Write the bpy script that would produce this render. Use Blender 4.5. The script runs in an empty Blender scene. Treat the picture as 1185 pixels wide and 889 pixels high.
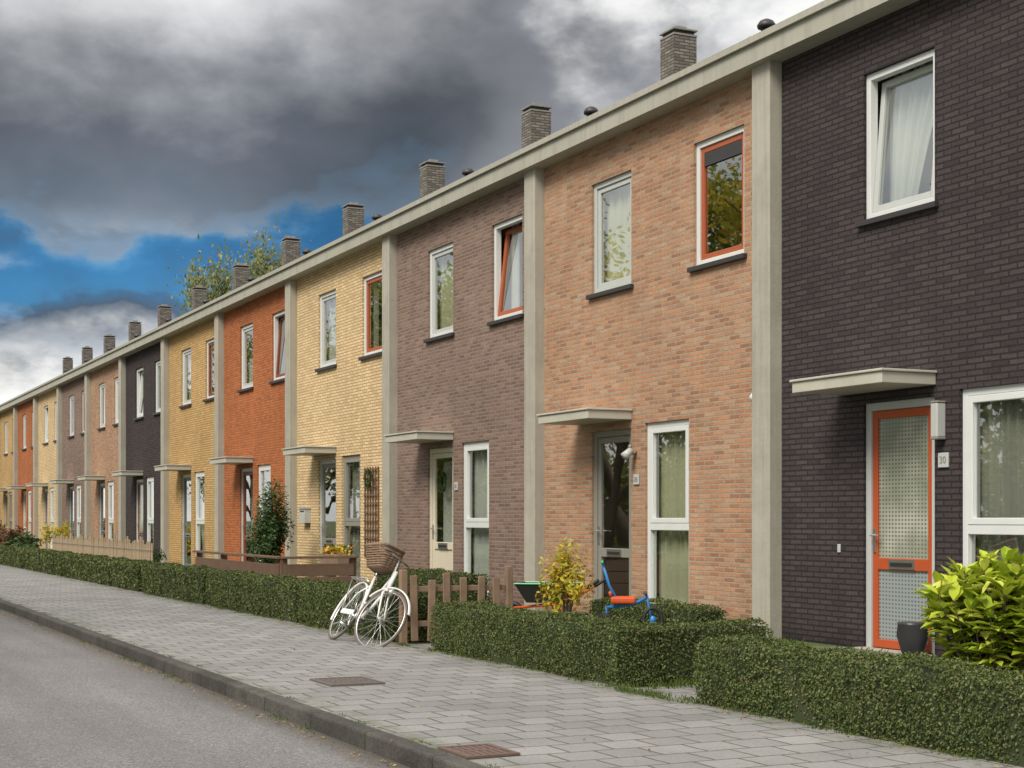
import bpy, math, random
import numpy as np
from mathutils import Vector, Matrix
random.seed(7); rng=np.random.default_rng(7)
scene=bpy.context.scene
COL=scene.collection
R=math.radians
scene.view_settings.view_transform='Standard'
try: scene.view_settings.look='None'
except: pass
scene.view_settings.exposure=0

# ------------------------------------------------------------------ materials
class NT:
    def __init__(s,mat):
        s.t=mat.node_tree; s.n=s.t.nodes; s.l=s.t.links
    def add(s,typ,**kw):
        n=s.n.new(typ)
        for k,v in kw.items():
            if k.startswith('i_'):
                key=k[2:]; n.inputs[int(key) if key.isdigit() else key.replace('_',' ')].default_value=v
            else: setattr(n,k,v)
        return n
    def link(s,a,b): s.l.new(a,b)
    def math(s,op,a,b=None,c=None,clamp=False):
        n=s.n.new('ShaderNodeMath'); n.operation=op; n.use_clamp=clamp
        for i,v in enumerate((a,b,c)):
            if v is None: continue
            if isinstance(v,(int,float)): n.inputs[i].default_value=v
            else: s.l.new(v,n.inputs[i])
        return n.outputs[0]
    def mix(s,f,a,b,blend='MIX'):
        n=s.n.new('ShaderNodeMix'); n.data_type='RGBA'; n.blend_type=blend
        for k,v in ((0,f),(6,a),(7,b)):
            if isinstance(v,(int,float)): n.inputs[k].default_value=v
            elif isinstance(v,tuple): n.inputs[k].default_value=(v+(1,))[:4]
            else: s.l.new(v,n.inputs[k])
        return n.outputs[2]
    def gray(s,f):
        c=s.n.new('ShaderNodeCombineColor')
        for i in range(3): s.l.new(f,c.inputs[i])
        return c.outputs[0]
    def ramp(s,fac,stops,interp='LINEAR'):
        n=s.n.new('ShaderNodeValToRGB'); r=n.color_ramp; r.interpolation=interp
        while len(r.elements)<len(stops): r.elements.new(0.5)
        for e,(p,c) in zip(r.elements,stops):
            e.position=p; e.color=(c+(1,))[:4] if len(c)==3 else c
        s.l.new(fac,n.inputs[0]); return n
    def noise(s,vec,scale,detail=4,rough=.55,dist=0):
        n=s.n.new('ShaderNodeTexNoise'); n.inputs['Scale'].default_value=scale
        n.inputs['Detail'].default_value=detail; n.inputs['Roughness'].default_value=rough; n.inputs['Distortion'].default_value=dist
        if vec is not None: s.l.new(vec,n.inputs['Vector'])
        return n.outputs['Fac']
    def smooth(s,val,a,b):
        n=s.add('ShaderNodeMapRange',interpolation_type='SMOOTHSTEP'); n.inputs[1].default_value=a; n.inputs[2].default_value=b
        s.l.new(val,n.inputs[0]); return n.outputs[0]
def base(name):
    m=bpy.data.materials.new(name); m.use_nodes=True
    t=NT(m); b=t.n['Principled BSDF']
    return m,t,b
def simple(name,col,rough=.6,var=.15,scale=6,bump=.0,metal=0,spec=.5,dirt=0,streak=0):
    m,t,b=base(name)
    tc=t.add('ShaderNodeTexCoord'); 
    n=t.noise(tc.outputs['Object'],scale,5)
    f=t.math('MULTIPLY_ADD',n,2*var,1-var)
    c=t.mix(1.0,col,t.gray(f),'MULTIPLY')
    if dirt:
        n3=t.noise(tc.outputs['Object'],1.3,6,.7)
        dd=t.ramp(n3,[(.42,(1,1,1)),(.72,(1-dirt,1-dirt,1-dirt*1.1))])
        c=t.mix(1.0,c,dd.outputs[0],'MULTIPLY')
    if streak:
        mp=t.add('ShaderNodeMapping'); mp.inputs['Scale'].default_value=(14,14,.5); t.link(tc.outputs['Object'],mp.inputs[0])
        n4=t.noise(mp.outputs[0],1,4,.6); dd=t.ramp(n4,[(.45,(1,1,1)),(.75,(1-streak,1-streak,1-streak))])
        c=t.mix(1.0,c,dd.outputs[0],'MULTIPLY')
    t.link(c,b.inputs['Base Color'])
    b.inputs['Roughness'].default_value=rough; b.inputs['Metallic'].default_value=metal
    b.inputs['Specular IOR Level'].default_value=spec
    if bump:
        n2=t.noise(tc.outputs['Object'],scale*12,4)
        bp=t.add('ShaderNodeBump',i_Strength=bump,i_Distance=.01); t.link(n2,bp.inputs['Height']); t.link(bp.outputs[0],b.inputs['Normal'])
    return m
def brick_mat(name,cols,mortar,mortar_size=.009,seed=0,bw=.20,rh=.053):
    m,t,b=base(name)
    tc=t.add('ShaderNodeTexCoord'); sp=t.add('ShaderNodeSeparateXYZ'); t.link(tc.outputs['Object'],sp.inputs[0])
    u=t.math('ADD',sp.outputs[0],sp.outputs[1])
    cb=t.add('ShaderNodeCombineXYZ'); t.link(u,cb.inputs[0]); t.link(sp.outputs[2],cb.inputs[1]); cb.inputs[2].default_value=seed
    wob=t.add('ShaderNodeTexNoise',i_Scale=9.0,i_Detail=2.0); t.link(cb.outputs[0],wob.inputs['Vector'])
    wsub=t.add('ShaderNodeVectorMath',operation='SUBTRACT'); t.link(wob.outputs['Color'],wsub.inputs[0]); wsub.inputs[1].default_value=(.5,.5,.5)
    wsc=t.add('ShaderNodeVectorMath',operation='SCALE'); t.link(wsub.outputs[0],wsc.inputs[0]); wsc.inputs['Scale'].default_value=.008
    wad=t.add('ShaderNodeVectorMath',operation='ADD'); t.link(cb.outputs[0],wad.inputs[0]); t.link(wsc.outputs[0],wad.inputs[1])
    br=t.add('ShaderNodeTexBrick'); t.link(wad.outputs[0],br.inputs['Vector'])
    br.offset=.5; br.squash=1
    br.inputs['Color1'].default_value=(0,0,0,1); br.inputs['Color2'].default_value=(1,1,1,1); br.inputs['Mortar'].default_value=(.5,.5,.5,1)
    br.inputs['Scale'].default_value=1; br.inputs['Mortar Size'].default_value=mortar_size; br.inputs['Mortar Smooth'].default_value=.2
    br.inputs['Brick Width'].default_value=bw; br.inputs['Row Height'].default_value=rh
    n=len(cols); 
    rp=t.ramp(br.outputs['Color'],[(i/(n-1)*.9+.05,c) for i,c in enumerate(cols)])
    n1=t.noise(cb.outputs[0],30,5,.65)
    n2=t.noise(cb.outputs[0],.55,5,.6)
    mp=t.add('ShaderNodeMapping'); mp.inputs['Scale'].default_value=(5,.35,1); t.link(cb.outputs[0],mp.inputs[0]); n5=t.noise(mp.outputs[0],1,5,.6)
    f=t.math('MULTIPLY',t.math('MULTIPLY_ADD',n1,.9,.55),t.math('MULTIPLY_ADD',n2,.5,.75))
    f=t.math('MULTIPLY',f,t.math('MULTIPLY_ADD',n5,.35,.83))
    c=t.mix(br.outputs['Fac'],rp.outputs[0],mortar)
    c=t.mix(1.0,c,t.gray(f),'MULTIPLY')
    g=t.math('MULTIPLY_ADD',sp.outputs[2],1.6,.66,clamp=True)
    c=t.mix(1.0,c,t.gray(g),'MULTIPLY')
    t.link(c,b.inputs['Base Color']); b.inputs['Roughness'].default_value=.88
    b.inputs['Specular IOR Level'].default_value=.25
    h=t.math('ADD',t.math('MULTIPLY',br.outputs['Fac'],-1.0),t.math('ADD',t.math('MULTIPLY',n1,.5),t.math('MULTIPLY',br.outputs['Color'],.45)))
    bp=t.add('ShaderNodeBump',i_Strength=.8,i_Distance=.009); t.link(h,bp.inputs['Height']); t.link(bp.outputs[0],b.inputs['Normal'])
    return m
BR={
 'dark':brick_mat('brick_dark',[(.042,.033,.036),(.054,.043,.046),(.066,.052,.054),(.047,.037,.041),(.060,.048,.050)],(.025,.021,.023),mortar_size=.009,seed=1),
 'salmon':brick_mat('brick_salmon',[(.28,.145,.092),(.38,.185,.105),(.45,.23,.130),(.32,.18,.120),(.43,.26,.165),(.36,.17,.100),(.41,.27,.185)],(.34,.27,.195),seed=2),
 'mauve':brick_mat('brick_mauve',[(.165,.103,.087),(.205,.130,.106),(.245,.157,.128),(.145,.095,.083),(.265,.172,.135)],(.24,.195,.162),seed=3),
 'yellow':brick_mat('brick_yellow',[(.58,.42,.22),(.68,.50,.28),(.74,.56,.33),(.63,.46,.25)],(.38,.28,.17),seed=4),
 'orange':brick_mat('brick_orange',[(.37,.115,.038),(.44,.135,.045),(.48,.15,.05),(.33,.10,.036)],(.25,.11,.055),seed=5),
 'ochre':brick_mat('brick_ochre',[(.44,.28,.115),(.53,.345,.145),(.50,.30,.115),(.57,.385,.18)],(.30,.20,.10),seed=6),
}
M_conc=simple('beige_concrete',(.39,.37,.315),.75,.12,3,.25,dirt=.25,streak=.2)
M_eave=simple('painted_fascia',(.38,.37,.315),.55,.08,2,.05,dirt=.12,streak=.18)
M_canopy=simple('canopy_paint',(.48,.46,.395),.5,.06,3,.03,dirt=.18)
M_white=simple('white_paint',(.64,.66,.66),.4,.05,4,dirt=.08)
M_ltgrey=simple('light_grey_paint',(.46,.48,.475),.4,.05,4,dirt=.08)
M_grey=simple('grey_paint',(.24,.23,.20),.45,.06,4)
M_orange=simple('orange_red_paint',(.42,.080,.024),.4,.06,4)
M_wood_o=simple('orange_brown_paint',(.36,.085,.028),.45,.12,6)
M_brown=simple('red_brown_paint',(.20,.05,.02),.45,.06,4)
M_cream=simple('cream_paint',(.62,.56,.45),.45,.06,4)
M_blue=simple('blue_grey_paint',(.12,.15,.17),.45,.06,4)
M_sill=simple('slate_sill',(.035,.033,.035),.5,.2,8)
M_metal=simple('brushed_metal',(.55,.55,.54),.3,.05,8,metal=.9)
M_black=simple('black_rubber',(.02,.02,.02),.6,.2,8)
M_roof=simple('roof_tiles',(.05,.045,.045),.7,.3,5,.3)
M_chim=brick_mat('chimney_brick',[(.13,.118,.103),(.20,.18,.155),(.27,.245,.21)],(.09,.082,.074),seed=9)
M_chim2=simple('chimney_vent_metal',(.24,.225,.20),.55,.2,9)
M_int=simple('interior_plaster',(.42,.39,.33),.9,.1,2)
M_wood=simple('weathered_wood',(.25,.165,.11),.85,.4,7,.5,dirt=.3)
M_woodd=simple('brown_stained_wood',(.15,.09,.06),.8,.35,7,.4)
M_pale=simple('pale_chestnut_paling',(.40,.31,.21),.85,.45,9,.4)
M_wicker=simple('brown_wicker',(.28,.185,.125),.8,.45,40,.8)
M_bikew=simple('white_bicycle_paint',(.74,.74,.72),.3,.03,4)
M_redp=simple('red_plastic',(.60,.09,.02),.35,.05,4)
M_bluep=simple('blue_plastic',(.03,.20,.52),.35,.05,4)
M_greenp=simple('green_plastic',(.05,.34,.14),.35,.05,4)
M_rust=simple('rusty_cast_iron',(.15,.095,.078),.7,.35,30,.6)
M_iron=simple('cast_iron',(.13,.11,.10),.65,.3,30,.6)
M_bark=simple('bark',(.09,.065,.045),.9,.3,14,.8)
M_pot=simple('stand_in_pot_glaze',(.03,.03,.032),.35,.2,6)
def cloth(name,col):
    m,t,b=base(name); tc=t.add('ShaderNodeTexCoord'); n=t.noise(tc.outputs['Object'],4,3)
    c=t.mix(1.0,col,t.gray(t.math('MULTIPLY_ADD',n,.2,.9)),'MULTIPLY'); t.link(c,b.inputs['Base Color']); b.inputs['Roughness'].default_value=.9
    tl=t.add('ShaderNodeBsdfTranslucent'); t.link(c,tl.inputs[0]); mx=t.add('ShaderNodeMixShader',i_0=.2)
    t.link(b.outputs[0],mx.inputs[1]); t.link(tl.outputs[0],mx.inputs[2]); t.link(mx.outputs[0],t.n['Material Output'].inputs[0]); return m
M_curt=cloth('curtain_white',(.66,.67,.64)); M_curt2=cloth('curtain_cream',(.58,.57,.41)); M_curt3=cloth('curtain_grey',(.36,.36,.32))

def glass_mat():
    m=bpy.data.materials.new('window_glass'); m.use_nodes=True; t=NT(m); t.n.remove(t.n['Principled BSDF'])
    out=t.n['Material Output']
    tr=t.add('ShaderNodeBsdfTransparent'); tr.inputs[0].default_value=(.95,.97,.95,1)
    gl=t.add('ShaderNodeBsdfGlossy'); gl.inputs['Color'].default_value=(.95,.97,.95,1); gl.inputs['Roughness'].default_value=.01
    tc=t.add('ShaderNodeTexCoord'); n=t.noise(tc.outputs['Object'],1.3,1)
    bp=t.add('ShaderNodeBump',i_Strength=.03,i_Distance=.05); t.link(n,bp.inputs['Height']); t.link(bp.outputs[0],gl.inputs['Normal'])
    fr=t.add('ShaderNodeFresnel',i_IOR=1.6); ge=t.add('ShaderNodeNewGeometry')
    f=t.math('MULTIPLY_ADD',fr.outputs[0],1.4,.18,clamp=True)
    f=t.math('MULTIPLY',f,t.math('SUBTRACT',1.0,ge.outputs['Backfacing']))
    mx=t.add('ShaderNodeMixShader'); t.link(f,mx.inputs[0]); t.link(tr.outputs[0],mx.inputs[1]); t.link(gl.outputs[0],mx.inputs[2]); t.link(mx.outputs[0],out.inputs[0])
    return m
M_glass=glass_mat()
def frost():
    m,t,b=base('frosted_dotted_glass')
    tc=t.add('ShaderNodeTexCoord'); sp=t.add('ShaderNodeSeparateXYZ'); t.link(tc.outputs['Object'],sp.inputs[0])
    fx=t.math('SUBTRACT',t.math('FRACT',t.math('MULTIPLY',sp.outputs[0],22)),.5)
    fz=t.math('SUBTRACT',t.math('FRACT',t.math('MULTIPLY',sp.outputs[2],27)),.5)
    d=t.math('SQRT',t.math('ADD',t.math('MULTIPLY',fx,fx),t.math('MULTIPLY',fz,fz)))
    k=t.math('LESS_THAN',d,.28)
    n=t.noise(tc.outputs['Object'],2.2,3)
    c=t.mix(t.ramp(n,[(.35,(0,0,0)),(.65,(1,1,1))]).outputs[0],(.22,.24,.17),(.44,.43,.36))
    c=t.mix(t.smooth(sp.outputs[2],.9,.7),c,(.28,.31,.31))
    c=t.mix(k,c,(.12,.15,.15))
    t.link(c,b.inputs['Base Color']); b.inputs['Roughness'].default_value=.12
    return m
M_frost=frost()
def leaf_mat(name,stops,trans=.25,rough=.55):
    m,t,b=base(name)
    g=t.add('ShaderNodeNewGeometry')
    rp=t.ramp(g.outputs['Random Per Island'],stops)
    tc=t.add('ShaderNodeTexCoord'); n=t.noise(tc.outputs['Object'],2.4,3)
    f=t.math('MULTIPLY_ADD',n,.9,.55)
    c=t.mix(1.0,rp.outputs[0],t.gray(f),'MULTIPLY')
    t.link(c,b.inputs['Base Color']); b.inputs['Roughness'].default_value=rough
    b.inputs['Specular IOR Level'].default_value=.3
    tl=t.add('ShaderNodeBsdfTranslucent'); t.link(c,tl.inputs[0])
    mx=t.add('ShaderNodeMixShader',i_0=trans); t.link(b.outputs[0],mx.inputs[1]); t.link(tl.outputs[0],mx.inputs[2])
    t.link(mx.outputs[0],t.n['Material Output'].inputs[0])
    return m
L_hedge=leaf_mat('hedge_leaves',[(0,(.040,.062,.016)),(.4,(.074,.104,.027)),(.75,(.112,.145,.042)),(.93,(.175,.195,.065)),(1,(.20,.13,.06))],.2,.5)
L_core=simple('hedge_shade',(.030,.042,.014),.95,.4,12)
L_laurel=leaf_mat('yellow_green_leaves',[(0,(.18,.28,.02)),(.3,(.34,.44,.03)),(.7,(.50,.57,.06)),(1,(.64,.64,.15))],.3,.3)
L_tree=leaf_mat('tree_leaves',[(0,(.10,.16,.035)),(.5,(.22,.27,.06)),(.8,(.42,.38,.09)),(1,(.50,.36,.09))],.5)
L_pale=leaf_mat('pale_green_leaves',[(0,(.12,.16,.06)),(.5,(.22,.25,.10)),(1,(.36,.34,.16))],.35)
L_green=leaf_mat('shrub_leaves',[(0,(.02,.05,.015)),(.6,(.05,.10,.03)),(1,(.10,.15,.04))],.2)
L_yel=leaf_mat('autumn_yellow_leaves',[(0,(.30,.34,.04)),(.5,(.58,.50,.05)),(.88,(.68,.48,.05)),(1,(.55,.14,.03))],.4)
L_red=leaf_mat('autumn_russet_leaves',[(0,(.10,.045,.03)),(.6,(.19,.09,.05)),(1,(.24,.19,.08))],.2)
L_grass=leaf_mat('grass_blades',[(0,(.05,.09,.015)),(.6,(.09,.15,.03)),(1,(.19,.21,.06))],.25)
L_dead=leaf_mat('fallen_leaves',[(0,(.14,.07,.025)),(.5,(.26,.16,.05)),(1,(.36,.28,.09))],.1,.7)
L_flow=leaf_mat('yellow_flowers',[(0,(.6,.40,.02)),(.35,(.7,.55,.04)),(.5,(.5,.12,.02)),(.6,(.1,.16,.03)),(1,(.06,.12,.03))],.2)

# ------------------------------------------------------------------ mesh builder
class MB:
    def __init__(s): s.v=[]; s.f=[]; s.m=[]
    def box(s,x0,x1,y0,y1,z0,z1,mi=0):
        b=len(s.v)
        s.v+=[(x0,y0,z0),(x1,y0,z0),(x1,y1,z0),(x0,y1,z0),(x0,y0,z1),(x1,y0,z1),(x1,y1,z1),(x0,y1,z1)]
        for q in ((0,3,2,1),(4,5,6,7),(0,1,5,4),(1,2,6,5),(2,3,7,6),(3,0,4,7)): s.f.append(tuple(b+i for i in q)); s.m.append(mi)
        return s
    def quad(s,a,b,c,d,mi=0):
        k=len(s.v); s.v+=[tuple(a),tuple(b),tuple(c),tuple(d)]; s.f.append((k,k+1,k+2,k+3)); s.m.append(mi); return s
    def tube(s,pts,r,n=8,mi=0,cap=True):
        pts=[Vector(p) for p in pts]; rs=r if isinstance(r,(list,tuple)) else [r]*len(pts)
        rings=[]; ref=None
        for i,p in enumerate(pts):
            d=(pts[min(i+1,len(pts)-1)]-pts[max(i-1,0)]).normalized()
            if ref is None:
                ref=Vector((0,0,1)) if abs(d.z)<.9 else Vector((1,0,0))
            a=d.cross(ref).normalized(); bb=a.cross(d).normalized(); ref=bb
            k=len(s.v)
            for j in range(n):
                t=2*math.pi*j/n; s.v.append(tuple(p+(a*math.cos(t)+bb*math.sin(t))*rs[i]))
            rings.append(k)
        for i in range(len(rings)-1):
            for j in range(n):
                s.f.append((rings[i]+j,rings[i]+(j+1)%n,rings[i+1]+(j+1)%n,rings[i+1]+j)); s.m.append(mi)
        if cap:
            s.f.append(tuple(rings[0]+j for j in range(n))[::-1]); s.m.append(mi)
            s.f.append(tuple(rings[-1]+j for j in range(n))); s.m.append(mi)
        return s
    def ring(s,c,Rr,r,n=40,k=8,a0=0,a1=2*math.pi,mi=0,flat=1.0):
        closed=abs(a1-a0-2*math.pi)<1e-6; m=n if closed else n+1; b=len(s.v)
        for i in range(m):
            t=a0+(a1-a0)*i/n
            for j in range(k):
                u=2*math.pi*j/k; rad=Rr+r*math.cos(u)
                s.v.append((c[0]+rad*math.cos(t),c[1]+r*flat*math.sin(u),c[2]+rad*math.sin(t)))
        for i in range(n):
            i2=(i+1)%m
            for j in range(k): s.f.append((b+i*k+j,b+i*k+(j+1)%k,b+i2*k+(j+1)%k,b+i2*k+j)); s.m.append(mi)
        return s
    def mesh(s,name,mats,smooth=False):
        me=bpy.data.meshes.new(name); me.from_pydata(s.v,[],s.f)
        for m in mats: me.materials.append(m)
        if len(mats)>1: me.polygons.foreach_set('material_index',s.m)
        if smooth: me.polygons.foreach_set('use_smooth',[True]*len(s.f))
        me.update(); return me
def mkobj(name,data,parent=None,loc=(0,0,0),rot=(0,0,0),bevel=0,**props):
    o=bpy.data.objects.new(name,data); COL.objects.link(o)
    o.location=loc; o.rotation_euler=rot
    if parent: o.parent=parent
    if bevel:
        bm=o.modifiers.new('bevel','BEVEL'); bm.width=bevel; bm.segments=2; bm.limit_method='ANGLE'
    for k,v in props.items(): o[k]=v
    return o
def leaves(centers,normals,size,asp=.55,jit=.8):
    n=len(centers)
    nr=normals+rng.normal(0,jit,(n,3)); nr/=np.linalg.norm(nr,axis=1)[:,None]+1e-9
    t=rng.normal(0,1,(n,3)); t-=nr*(t*nr).sum(1)[:,None]; t/=np.linalg.norm(t,axis=1)[:,None]+1e-9
    b=np.cross(nr,t); s=(size*rng.uniform(.6,1.3,n))[:,None]
    v=np.stack([centers-t*s,centers+b*s*asp+nr*s*.12,centers+t*s,centers-b*s*asp+nr*s*.12],1).reshape(-1,3)
    return v
def leafmesh(name,v,mats,extra=None):
    n=len(v)//4; f=np.arange(n*4).reshape(-1,4)
    verts=v.tolist(); faces=f.tolist(); mi=[0]*n
    if extra:
        k=len(verts); verts+=[tuple(p) for p in extra.v]; faces+=[tuple(i+k for i in q) for q in extra.f]; mi+=[1+x for x in extra.m]
    me=bpy.data.meshes.new(name); me.from_pydata(verts,[],faces)
    for m in mats: me.materials.append(m)
    me.polygons.foreach_set('material_index',mi); me.update(); return me

# ------------------------------------------------------------------ camera
A=R(25.4)
cam=bpy.data.cameras.new('camera'); cam.sensor_width=36; cam.lens=36*1814/1185; cam.shift_y=155.5/1185; cam.clip_end=3000
co=bpy.data.objects.new('camera',cam); COL.objects.link(co)
co.location=(13.42,-9.34,1.218); co.rotation_euler=(R(90),0,math.pi/2-A); scene.camera=co

# ------------------------------------------------------------------ sun + sky
SUN_EL=R(47); SUN_ROT=R(152)
sd=Vector((math.sin(SUN_ROT)*math.cos(SUN_EL),math.cos(SUN_ROT)*math.cos(SUN_EL),math.sin(SUN_EL)))
sl=bpy.data.lights.new('sun','SUN'); sl.energy=3.9; sl.angle=R(26); sl.color=(1,.925,.80)
so=bpy.data.objects.new('sun',sl); COL.objects.link(so); so.rotation_euler=sd.to_track_quat('Z','Y').to_euler()
w=bpy.data.worlds.new('World'); scene.world=w; w.use_nodes=True
t=NT(w); bg=t.n['Background']
sky=t.add('ShaderNodeTexSky'); sky.sky_type='NISHITA'; sky.sun_disc=False; sky.sun_elevation=SUN_EL; sky.sun_rotation=SUN_ROT
tc=t.add('ShaderNodeTexCoord'); D=tc.outputs['Generated']
sp=t.add('ShaderNodeSeparateXYZ'); t.link(D,sp.inputs[0])
mp=t.add('ShaderNodeMapping'); mp.inputs['Scale'].default_value=(1,1,1.7); mp.inputs['Location'].default_value=(.15,.83,.31); t.link(D,mp.inputs[0])
V=mp.outputs[0]
n1=t.noise(V,5.5,8,.48,.1); n2=t.noise(V,15,7,.52,.1); n3=t.noise(V,2.6,4,.5)
rr=t.math('ADD',t.math('MULTIPLY',sp.outputs[0],.429),t.math('MULTIPLY',sp.outputs[1],.903))
z=sp.outputs[2]
h1=t.math('SUBTRACT',n1,.5); h2=t.math('SUBTRACT',n2,.5); h3=t.math('SUBTRACT',n3,.5)
zz=t.math('ADD',z,t.math('ADD',t.math('MULTIPLY',h1,.10),t.math('MULTIPLY',h2,.10)))
zz=t.math('ADD',zz,t.math('MULTIPLY',t.math('ADD',rr,.30),-.05))
zs=t.math('DIVIDE',zz,.5,clamp=True)
left=t.ramp(zs,[(0,(.85,.84,.82,1)),(.15,(.84,.84,.82,1)),(.20,(.62,.63,.64,1)),(.23,(.20,.23,.27,1)),(.25,(.075,.11,.16,1)),(.272,(.06,.12,.20,.7)),(.288,(.08,.20,.34,.15)),(.312,(.1,.3,.5,.0)),(.330,(.1,.3,.5,.1)),(.352,(.19,.25,.31,.75)),(.385,(.12,.15,.19,1)),(.45,(.115,.13,.16,1)),(.52,(.19,.20,.22,1)),(.62,(.34,.345,.355,1)),(.85,(.48,.48,.48,1))])
right=t.ramp(zs,[(0,(.80,.80,.79)),(.2,(.62,.63,.66)),(.32,(.46,.48,.52)),(.42,(.30,.315,.35)),(.54,(.20,.21,.235)),(.75,(.32,.33,.345))])
blue=t.mix(1.0,sky.outputs[0],(.14,.38,.60),'MULTIPLY')
l10=t.mix(1.0,left.outputs[0],(10,10,10),'MULTIPLY')
left_hi=t.mix(left.outputs[1],blue,l10)
mp2=t.add('ShaderNodeMapping'); mp2.inputs['Scale'].default_value=(1,1,2.6); mp2.inputs['Location'].default_value=(.9,.1,.7); t.link(D,mp2.inputs[0])
n6=t.noise(mp2.outputs[0],9,8,.55,.2)
leftc=t.mix(t.math('MULTIPLY',t.smooth(n6,.50,.66),.6),left_hi,t.mix(t.smooth(n2,.4,.6),(.9,1.3,1.9),(3.8,4.3,4.9)))
leftc=t.mix(t.smooth(z,.160,.195),leftc,left_hi)
cr10=t.mix(1.0,right.outputs[0],(10,10,10),'MULTIPLY')
side=t.smooth(t.math('ADD',rr,t.math('MULTIPLY',h1,.25)),-.11,.02)
c=t.mix(side,leftc,cr10)
k=t.math('MULTIPLY_ADD',h1,2.0,1.10); k=t.math('MULTIPLY',k,t.math('MULTIPLY_ADD',h2,.9,1.0)); k=t.math('MULTIPLY',k,t.math('MULTIPLY_ADD',h3,1.5,1.10))
k=t.math('MAXIMUM',k,.62)
c=t.mix(1.0,c,t.gray(k),'MULTIPLY')
far=t.smooth(t.math('ADD',t.math('ADD',rr,t.math('MULTIPLY',t.math('SUBTRACT',z,.26),.5)),t.math('ADD',t.math('MULTIPLY',h2,.22),t.math('MULTIPLY',h1,.42))),.02,.16)
c=t.mix(far,c,t.mix(t.ramp(n2,[(.35,(0,0,0)),(.62,(1,1,1))]).outputs[0],(4.8,4.9,5.2),(9.8,9.8,9.7)))
hi=t.smooth(z,.36,.6); bk=t.smooth(sp.outputs[1],.05,-.4)
fb=t.math('MAXIMUM',hi,bk)
c=t.mix(fb,c,t.mix(t.ramp(n1,[(.38,(0,0,0)),(.62,(1,1,1))]).outputs[0],(6.8,7.2,7.8),(12.5,12.2,11.5)))
t.link(c,bg.inputs[0]); bg.inputs[1].default_value=.1

# ------------------------------------------------------------------ ground, road, pavement
def ground_mat():
    m,t,b=base('grassy_ground'); tc=t.add('ShaderNodeTexCoord')
    n=t.noise(tc.outputs['Object'],1.2,8,.7); n2=t.noise(tc.outputs['Object'],25,4)
    c=t.ramp(n,[(.35,(.08,.065,.045)),(.5,(.07,.095,.03)),(.7,(.12,.15,.045))]).outputs[0]
    c=t.mix(1.0,c,t.gray(t.math('MULTIPLY_ADD',n2,1.2,.4)),'MULTIPLY'); t.link(c,b.inputs['Base Color']); b.inputs['Roughness'].default_value=.95
    bp=t.add('ShaderNodeBump',i_Strength=.8,i_Distance=.03); t.link(n2,bp.inputs['Height']); t.link(bp.outputs[0],b.inputs['Normal'])
    return m
def asphalt():
    m,t,b=base('asphalt'); tc=t.add('ShaderNodeTexCoord'); O=tc.outputs['Object']
    vo=t.add('ShaderNodeTexVoronoi',i_Scale=110.0); t.link(O,vo.inputs['Vector'])
    n=t.noise(O,.6,6,.6); n2=t.noise(O,60,3); 
    mp=t.add('ShaderNodeMapping'); mp.inputs['Scale'].default_value=(.12,1.6,1); t.link(O,mp.inputs[0]); n3=t.noise(mp.outputs[0],1.2,5)
    c=t.ramp(vo.outputs['Color'],[(.1,(.085,.082,.085)),(.5,(.150,.145,.147)),(.85,(.225,.216,.213)),(1,(.38,.36,.34))]).outputs[0]
    c=t.mix(1.0,c,t.gray(t.math('MULTIPLY',t.math('MULTIPLY_ADD',n,.6,.7),t.math('MULTIPLY_ADD',n3,.8,.6))),'MULTIPLY')
    sp=t.add('ShaderNodeSeparateXYZ'); t.link(O,sp.inputs[0])
    g=t.math('MULTIPLY_ADD',sp.outputs[1],4.0,26.2,clamp=True)
    g=t.math('MULTIPLY',g,t.math('MULTIPLY_ADD',n2,1.2,.25,clamp=True))
    c=t.mix(g,c,(.065,.055,.04))
    t.link(c,b.inputs['Base Color']); b.inputs['Roughness'].default_value=.8
    bp=t.add('ShaderNodeBump',i_Strength=.45,i_Distance=.005); t.link(vo.outputs['Distance'],bp.inputs['Height']); t.link(bp.outputs[0],b.inputs['Normal'])
    return m
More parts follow.
